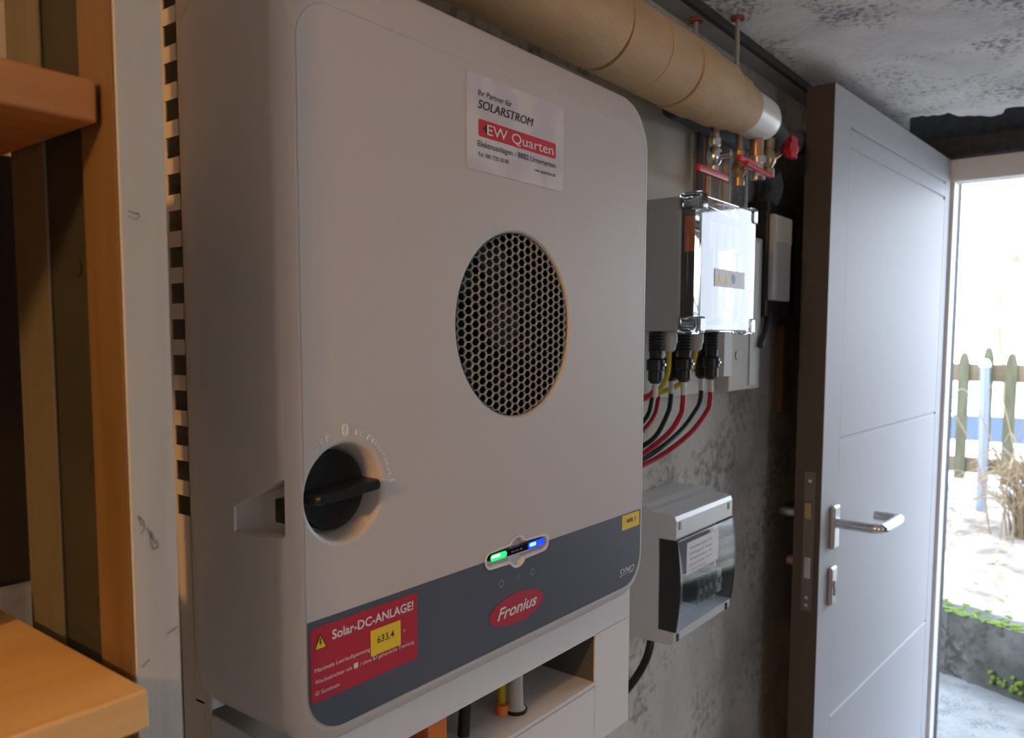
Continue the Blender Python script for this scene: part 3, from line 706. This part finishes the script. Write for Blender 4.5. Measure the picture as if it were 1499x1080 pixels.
for x, y, lab in ((1.112, .568, 'small grey cable gland left of the middle connectors'), (1.202, .566, 'larger grey cable gland between the connector pairs')):
    bm = BM(); lathe(bm, [(.012, -.0), (.0125, -.004), (.0125, -.016), (.011, -.019), (.0095, -.028), (.006, -.031)], (x, y, 1.4665), (0, 0, 1), 6 if 0 else 18)
    tag(obj('cable_gland', bm, M_gland), lab, 'cable gland', 'grey glands under the junction box')
cabs = [((1.165, .590), M_black, 'black cable from the middle connectors, upper arc', [(1.150, .588, 1.335), (1.115, .592, 1.300), (1.065, .605, 1.280)], 1),
        ((1.148, .560), M_redcable, 'red cable from the middle connectors sweeping left', [(1.143, .562, 1.335), (1.125, .575, 1.305), (1.065, .598, 1.271)], 0),
        ((1.268, .585), M_black, 'black cable from the right connectors in a wide arc', [(1.250, .585, 1.335), (1.195, .59, 1.300), (1.11, .600, 1.270)], -1),
        ((1.246, .558), M_redcable, 'outermost red cable in a wide arc left', [(1.238, .560, 1.335), (1.195, .570, 1.300), (1.12, .592, 1.265)], -2.2)]
for k, ((x, y), m_, lab, mid, e) in enumerate(cabs):
    tag(T('solar_cable', m_, None, [(x, y, 1.369), (x-.002, y, 1.352)]+mid+[(1.0, .615, 1.255+.006*e), (.93, .62, 1.230+.005*e), (.866, .62, 1.215+.005*e)], .0042, 10), lab, 'cable', 'solar cables curving to the inverter')
for k, (m_, lab, pts) in enumerate(((M_black, 'short black cable above, nearest the inverter edge', [(1.140, .61, 1.366), (1.120, .607, 1.335), (1.080, .61, 1.313), (1.02, .615, 1.298), (.94, .62, 1.285), (.866, .62, 1.28)]),
                               (M_redcable, 'short red cable just below the short black one', [(1.165, .612, 1.360), (1.145, .610, 1.330), (1.10, .612, 1.305), (1.02, .617, 1.284), (.94, .62, 1.268), (.866, .62, 1.262)]),
                               (M_redcable, 'thin red wire bend at the inverter edge', [(1.082, .575, 1.388), (1.080, .580, 1.372), (1.060, .60, 1.358), (.98, .62, 1.350), (.866, .62, 1.345)]))):
    tag(T('solar_cable', m_, None, pts, .0038, 10), lab, 'cable', 'solar cables curving to the inverter')
tag(T('earth_wire', M_yelgreen, None, [(1.112, .568, 1.437), (1.111, .57, 1.40), (1.112, .585, 1.375), (1.085, .605, 1.362), (1.0, .62, 1.36), (.866, .62, 1.36)], .0040, 10), 'yellow earth wire from the small grey gland', 'wire', 'yellow earth wires')
tag(T('earth_wire', M_yelgreen, None, [(1.202, .566, 1.437), (1.206, .575, 1.405), (1.211, .59, 1.385), (1.19, .615, 1.368), (1.12, .63, 1.360), (1.0, .64, 1.36), (.866, .64, 1.36)], .0045, 10), 'yellow earth wire curling from the larger grey gland', 'wire', 'yellow earth wires')

# ---------------------------------------------------- boards, ducts and small box on the wall to the right
tag(B('mounting_board', M_panel, None, .88, 1.462, .645, .659, 1.352, 1.835, bev=.001), 'flat cream painted board on the wall behind the junction box', 'board')
tag(B('cable_duct', M_panel2, None, 1.425, 1.463, .612, .644, 1.383, 1.70, bev=.002), 'narrow pale upright cable duct beside the clear lid', 'duct')
tb = thing('terminal_box', (1.56, .65, 1.355), 'pale grey box with one round dark knockout behind the clear lid', 'box')
B('box_body', M_panel, tb, 1.4635, 1.622, .618, .659, 1.352, 1.66, bev=.003)
bm = BM(); lathe(bm, [(.0095, 0), (.0095, .0015)], (1.500, .6165, 1.422), (0, 1, 0), 20); obj('knockout', bm, M_black, tb)
B('cover_strip', M_panel2, tb, 1.560, 1.598, .6150, .618, 1.360, 1.65, bev=.001)
mb = thing('meter_box', (1.72, .63, 1.535), 'small black device with pale cover near door edge', 'box')
B('black_body', M_black, mb, 1.625, 1.80, .610, .659, 1.50, 1.74, bev=.003)
B('pale_cover', M_boxgrey, mb, 1.632, 1.735, .598, .6102, 1.535, 1.712, bev=.003)
B('lamplit_strip', M_panel, mb, 1.634, 1.733, .5965, .5982, 1.655, 1.710, bev=.001)  # lamp light on the cover's upper part, put in as a beige plate
tag(B('timber_batten', M_batten, None, 1.825, 1.868, .640, .659, 1.285, 1.485, bev=.002), 'short brown upright timber batten behind the door edge', 'batten')
tag(T('black_cable', M_blacksoft, None, [(1.80, .640, 1.52), (1.72, .62, 1.515), (1.66, .615, 1.505), (1.63, .61, 1.47), (1.595, .608, 1.44)], .007, 10), 'slack black cable looping under the small black device', 'cable')
tag(B('wall_bracket', M_steel, None, 1.04, 1.052, .645, .659, 1.19, 1.235, bev=.001), 'little metal bracket on the wall above the fuse box', 'bracket')

# ================================================================== FUSE BOX
fb = thing('fuse_box', (1.21, .60, .975), 'light grey fuse box with smoked flap and white label', 'fuse box')
fx0, fx1, fz0, fz1 = 1.102, 1.318, .974, 1.183
prof = [(.659, fz0), (.580, fz0), (.551, fz0+.001), (.546, fz0+.006), (.546, fz0+.022), (.5465, fz1-.040), (.545, fz1-.038), (.545, fz1-.010), (.548, fz1-.003), (.556, fz1), (.590, fz1+.001), (.593, fz1+.006), (.610, fz1+.008), (.659, fz1+.008)]
bm = BM(); A = [bm.verts.new((fx0, y, z)) for y, z in prof]; Bq = [bm.verts.new((fx1, y, z)) for y, z in prof]
for i in range(len(prof)): j = (i+1) % len(prof); bm.faces.new((A[i], A[j], Bq[j], Bq[i]))
bm.faces.new(A); bm.faces.new(Bq); body = obj('enclosure_body', bm, M_boxlight, fb, ang=25)
bm = BM(); box(bm, fx0-.01, fx1+.01, .53, .575, fz0+.022, fz1-.040)
bm2 = BM(); box(bm2, fx0+.006, fx1-.006, .55, .63, fz0+.026, fz1-.044); boolean(body, [bm, bm2])
# smoked flap: bowed front, closed dark ends
bm = BM(); n = 8; pf = []
for i in range(n+1):
    t = i/n; z = fz0+.0225+(fz1-.0405-fz0-.0225)*t; pf.append((.5425-.006*math.sin(PI*t), z))
ring = pf+[(y+.0025, z) for y, z in reversed(pf)]
A = [bm.verts.new((fx0+.002, y, z)) for y, z in ring]; Bq = [bm.verts.new((fx1-.002, y, z)) for y, z in ring]
for i in range(len(ring)): j = (i+1) % len(ring); bm.faces.new((A[i], A[j], Bq[j], Bq[i]))
bm.faces.new(A); bm.faces.new(Bq); flap = obj('smoked_flap', bm, M_smoke, fb)
for x in (fx0, fx1-.002):
    bm = BM(); pr_ = [(.573, fz0+.0225), (.573, fz1-.0405)]+[(y-.0002, z) for y, z in reversed(pf)]
    q = [(y, z) for y, z in pr_]; A = [bm.verts.new((x, y, z)) for y, z in q]; Bq = [bm.verts.new((x+.002, y, z)) for y, z in q]
    for i in range(len(q)): j = (i+1) % len(q); bm.faces.new((A[i], A[j], Bq[j], Bq[i]))
    bm.faces.new(A); bm.faces.new(Bq); obj('flap_end', bm, M_smokedark, flap)
B('breaker_surround', M_white, fb, fx0+.008, fx1-.008, .575, .578, fz0+.028, fz1-.046)
for k in range(5):
    x = fx0+.085+k*.020
    b_ = B('circuit_breaker', M_black if k < 4 else M_boxlight, fb, x, x+.018, .549, .5755, 1.018, 1.058, bev=.001)
    B('toggle', M_boxgrey, b_, x+.004, x+.014, .5455, .5495, 1.034, 1.044, bev=.001)
lb_ = B('paper_label', M_white, fb, 1.118, 1.236, .5340, .5348, 1.087, 1.138)
for z in (1.128, 1.119, 1.110, 1.101, 1.092):
    text('label_print', random.choice(['Sicherung AC Anlage', 'Hauptschalter 400 V', 'Wechselrichter AC', 'F1  B16A  Zuleitung']), 1.126, z-.002, .085 if z > 1.1 else .06, 0.0038, .5338, M_grey_print, lb_, 0, 0)
for x in (fx0+.012, fx1-.016):
    for z in (fz0+.012, fz1-.018):
        bm = BM(); box(bm, x-.003, x+.003, .5440, .5465, z-.006, z+.006); obj('screw_slot', bm, M_smokedark, fb)
tag(T('black_cable', M_black, None, [(1.150, .61, .974), (1.148, .61, .955), (1.130, .61, .925), (1.085, .615, .895), (1.0, .63, .86), (.90, .64, .83)], .0068, 12), 'black cable leaving the fuse box underside towards the inverter', 'cable')

# ceiling bulb that gives the warm light (left of the frame)
bu = thing('ceiling_bulb', (-1.2, .12, ZC), 'bare warm ceiling bulb at the far left of the cellar', 'lamp')
CY_('lamp_holder', M_white, bu, (-1.2, .12, 1.925), (-1.2, .12, ZC), .020)

# ================================================================== OUTSIDE
bm = BM()
box(bm, XE+.3, 3.80, -6, 8, -.12, .0); struct(obj('trim_7', bm, M_path))
kb = BM()
pts0 = [(4.02, 3.0), (3.80, .62), (3.67, .28), (3.40, -.9), (3.35, -3)]
def strip(bm, P, w, z0, z1, jag=0):
    A = []; 
    for x, y in P: A.append([bm.verts.new(p) for p in ((x, y, z0), (x+.03, y, z1+random.uniform(-jag, jag)), (x+w, y, z1+random.uniform(-jag, jag)), (x+w, y, z0))])
    for a, b in zip(A, A[1:]):
        for i in range(4): bm.faces.new((a[i], a[(i+1) % 4], b[(i+1) % 4], b[i]))
    bm.faces.new(A[0]); bm.faces.new(A[-1])
fine = []
for (xa, ya), (xb, yb) in zip(pts0, pts0[1:]):
    for i in range(10): t = i/10; fine.append((xa+(xb-xa)*t+random.uniform(-.008, .008), ya+(yb-ya)*t))
fine.append(pts0[-1])
strip(kb, fine, .16, -.05, .275, .006); tag(obj('concrete_kerb', kb, M_kerb), 'low weathered concrete retaining kerb outside the doorway', 'kerb')
# slope behind the kerb
bm = BM(); nx, ny = 60, 90; G = []
from mathutils import noise as NZ
def kerb_x(y):
    for (xa, ya), (xb, yb) in zip(pts0, pts0[1:]):
        if yb <= y <= ya: return xa+(xb-xa)*(ya-y)/(ya-yb)
    return pts0[0][0] if y > 3 else pts0[-1][0]
for j in range(ny+1):
    y = -3+6*j/ny; row = []
    for i in range(nx+1):
        t = i/nx; x = kerb_x(y)+.12+(6.6-kerb_x(y)-.12)*t
        z = .262+.10*t+.05*NZ.noise((x*2.2, y*2.2, 0))*min(1, t*5)+.03*NZ.noise((x*9, y*9, 3))*min(1, t*8)
        row.append(bm.verts.new((x, y, z)))
    G.append(row)
for j in range(ny):
    for i in range(nx): bm.faces.new((G[j][i], G[j][i+1], G[j+1][i+1], G[j+1][i]))
struct(obj('trim_8', bm, M_soil))
bm = BM(); box(bm, 6.6, 60, -30, 40, -1.6, -1.3); struct(obj('trim_9', bm, M_snow))
# moss cushions on the kerb top
bm = BM()
for k in range(700):
    y = random.uniform(-.6, 1.6); x = kerb_x(y)+random.choice((random.uniform(.0, .06), random.uniform(.02, .16))); s = random.uniform(.004, .013)
    if .18 < y < .30 and random.random() < .6: continue
    bmesh.ops.create_icosphere(bm, subdivisions=1, radius=s, matrix=Matrix.Translation((x+.02, y, .272+random.uniform(0, .006))) @ Matrix.Diagonal((1, 1.5, .5, 1)))
for k in range(40):
    y = random.uniform(.1, .42); bmesh.ops.create_icosphere(bm, subdivisions=1, radius=random.uniform(.006, .013), matrix=Matrix.Translation((kerb_x(y)+.004, y, random.uniform(.03, .09))))
tag(obj('kerb_moss', bm, M_moss), 'bright green moss growing along the kerb top', 'moss', kind='stuff')
# dead leaves and stones scattered on the slope
bm = BM()
for k in range(1500):
    y = random.uniform(-1.2, 2.2); t = random.random()**1.2; x = kerb_x(y)+.2+t*2.4; s = random.uniform(.012, .035); a = random.uniform(0, PI)
    z = .300+.075*t; c = Vector((x, y, z)); e1 = Vector((math.cos(a), math.sin(a), random.uniform(-.4, .4)))*s; e2 = Vector((-math.sin(a), math.cos(a), random.uniform(-.4, .4)))*s*.5
    bm.faces.new([bm.verts.new(c+q) for q in (e1, e2, -e1, -e2)])
tag(obj('leaf_litter', bm, M_straw, smooth=False), 'pale dead leaves scattered over the slope', 'leaves', kind='stuff')
# fence
fx = 6.0
fe = thing('picket_fence', (fx, .3, .35), 'weathered wooden picket fence across the garden', 'fence')
for z in ((1.165, 1.28), (.555, .655)): B('rail', M_rail, fe, fx+.02, fx+.06, -2.4, 3.2, z[0], z[1], bev=.006)
k = 0; y = 3.061
while y > -2.4:
    yy = y+random.uniform(-.006, .006); ht = 1.385+random.uniform(-.03, .03); wd = random.uniform(.029, .034); bo = .49+random.uniform(-.03, .03)
    bm = BM(); ol = [(yy-wd, bo), (yy+wd, bo), (yy+wd, ht-.07), (yy+wd*.6, ht-.015), (yy, ht), (yy-wd*.6, ht-.015), (yy-wd, ht-.07)]
    A = [bm.verts.new((fx-.005, a, b)) for a, b in ol]; Bq = [bm.verts.new((fx+.02, a, b)) for a, b in ol]
    for i in range(7): j = (i+1) % 7; bm.faces.new((A[i], A[j], Bq[j], Bq[i]))
    bm.faces.new(A); bm.faces.new(Bq); obj('picket', bm, M_fence, fe, smooth=False); y -= .1355; k += 1
gp = thing('metal_post', (fx-.06, .75, .30), 'galvanised tube post standing before the picket fence', 'post')
CY_('post_tube', M_galv, gp, (fx-.06, .745, .25), (fx-.06, .765, 1.27), .030, n=20)
bm = BM(); lathe(bm, [(.034, 0), (.034, .02), (.022, .045), (.006, .052)], (fx-.06, .765, 1.265), (0, 0, 1), 20); obj('post_cap', bm, M_white, gp)
# dry shrub and long stems
def blades(n, cx, cy, z0, spread, h, r, seedv):
    rd = random.Random(seedv); bm = BM()
    for k in range(n):
        a = rd.uniform(0, 2*PI); q = rd.uniform(0, spread*.5); hh_ = h*rd.uniform(.4, 1); lean = rd.uniform(.2, 1)*spread
        p0 = Vector((cx+q*math.cos(a), cy+q*math.sin(a), z0)); b = rd.uniform(0, 2*PI)
        p1 = p0+Vector((lean*.3*math.cos(b), lean*.3*math.sin(b), hh_*.55)); p2 = p0+Vector((lean*math.cos(b), lean*math.sin(b), hh_))
        p3 = p2+Vector((lean*.4*math.cos(b), lean*.4*math.sin(b), -hh_*.08))
        tube(bm, [p0, p1, p2, p3], r, 4, r_end=r*.4)
    return bm
tag(obj('dry_shrub', blades(260, 5.35, .38, .32, .30, .52, .005, 3), M_straw), 'dense straw coloured dry shrub at the foot of the fence', 'shrub', kind='stuff')
tag(obj('dry_grass', blades(16, 5.3, .47, .3, .42, .95, .006, 5), M_straw), 'few tall arching dry stems rising above the shrub', 'grass', kind='stuff')
# bare tree twigs far behind
bm = BM(); rd = random.Random(9)
def branch(p, d, L, r, dep):
    q = p+d*L; tube(bm, [p, (p+q)/2+Vector((rd.uniform(-.05, .05),)*3)*L, q], r, 4, r_end=r*.6)
    if dep:
        for k in range(3): branch(q, (d+Vector((rd.uniform(-.6, .6), rd.uniform(-.6, .6), rd.uniform(-.1, .6)))).normalized(), L*.68, r*.6, dep-1)
branch(Vector((19, 2.1, -1.3)), Vector((0, 0, 1)), 2.0, .06, 5)
tag(obj('bare_tree', bm, M_straw), 'thin bare tree far beyond the fence', 'tree')
# parked white car beyond and below the fence
cr_ = thing('parked_car', (12.5, 1.6, -1.3), 'white parked car with bluish windows glimpsed between pickets', 'car')
def carprof(ps, y0, y1, name, m, par):
    pass
bm = BM(); x0c, x1c = 11.9, 13.6
def carbody(bm, ring, xa, xb):
    A = [bm.verts.new((xa, y, z)) for y, z in ring]; Bq = [bm.verts.new((xb, y, z)) for y, z in ring]
    for i in range(len(ring)): j = (i+1) % len(ring); bm.faces.new((A[i], A[j], Bq[j], Bq[i]))
    bm.faces.new(A); bm.faces.new(Bq)
carbody(bm, [(-.5, -.95), (3.6, -.95), (3.7, -.4), (3.55, -.05), (2.6, .08), (1.9, .50), (.4, .52), (-.25, .08), (-.55, -.1)], x0c, x1c)
bmesh.ops.bevel(bm, geom=bm.edges[:], offset=.05, segments=2, affect='EDGES'); obj('car_body', bm, M_carwhite, cr_)
bm = BM(); carbody(bm, [(-.10, .10), (2.45, .10), (1.85, .42), (.45, .44)], x0c-.01, x0c+.02); obj('side_window', bm, M_carblue, cr_)
for y in (.35, 2.85):
    bm = BM(); lathe(bm, [(.20, 0), (.32, .01), (.33, .1), (.33, .2)], (x0c-.02, y, -.97), (1, 0, 0), 24); obj('wheel', bm, M_tyre, cr_)
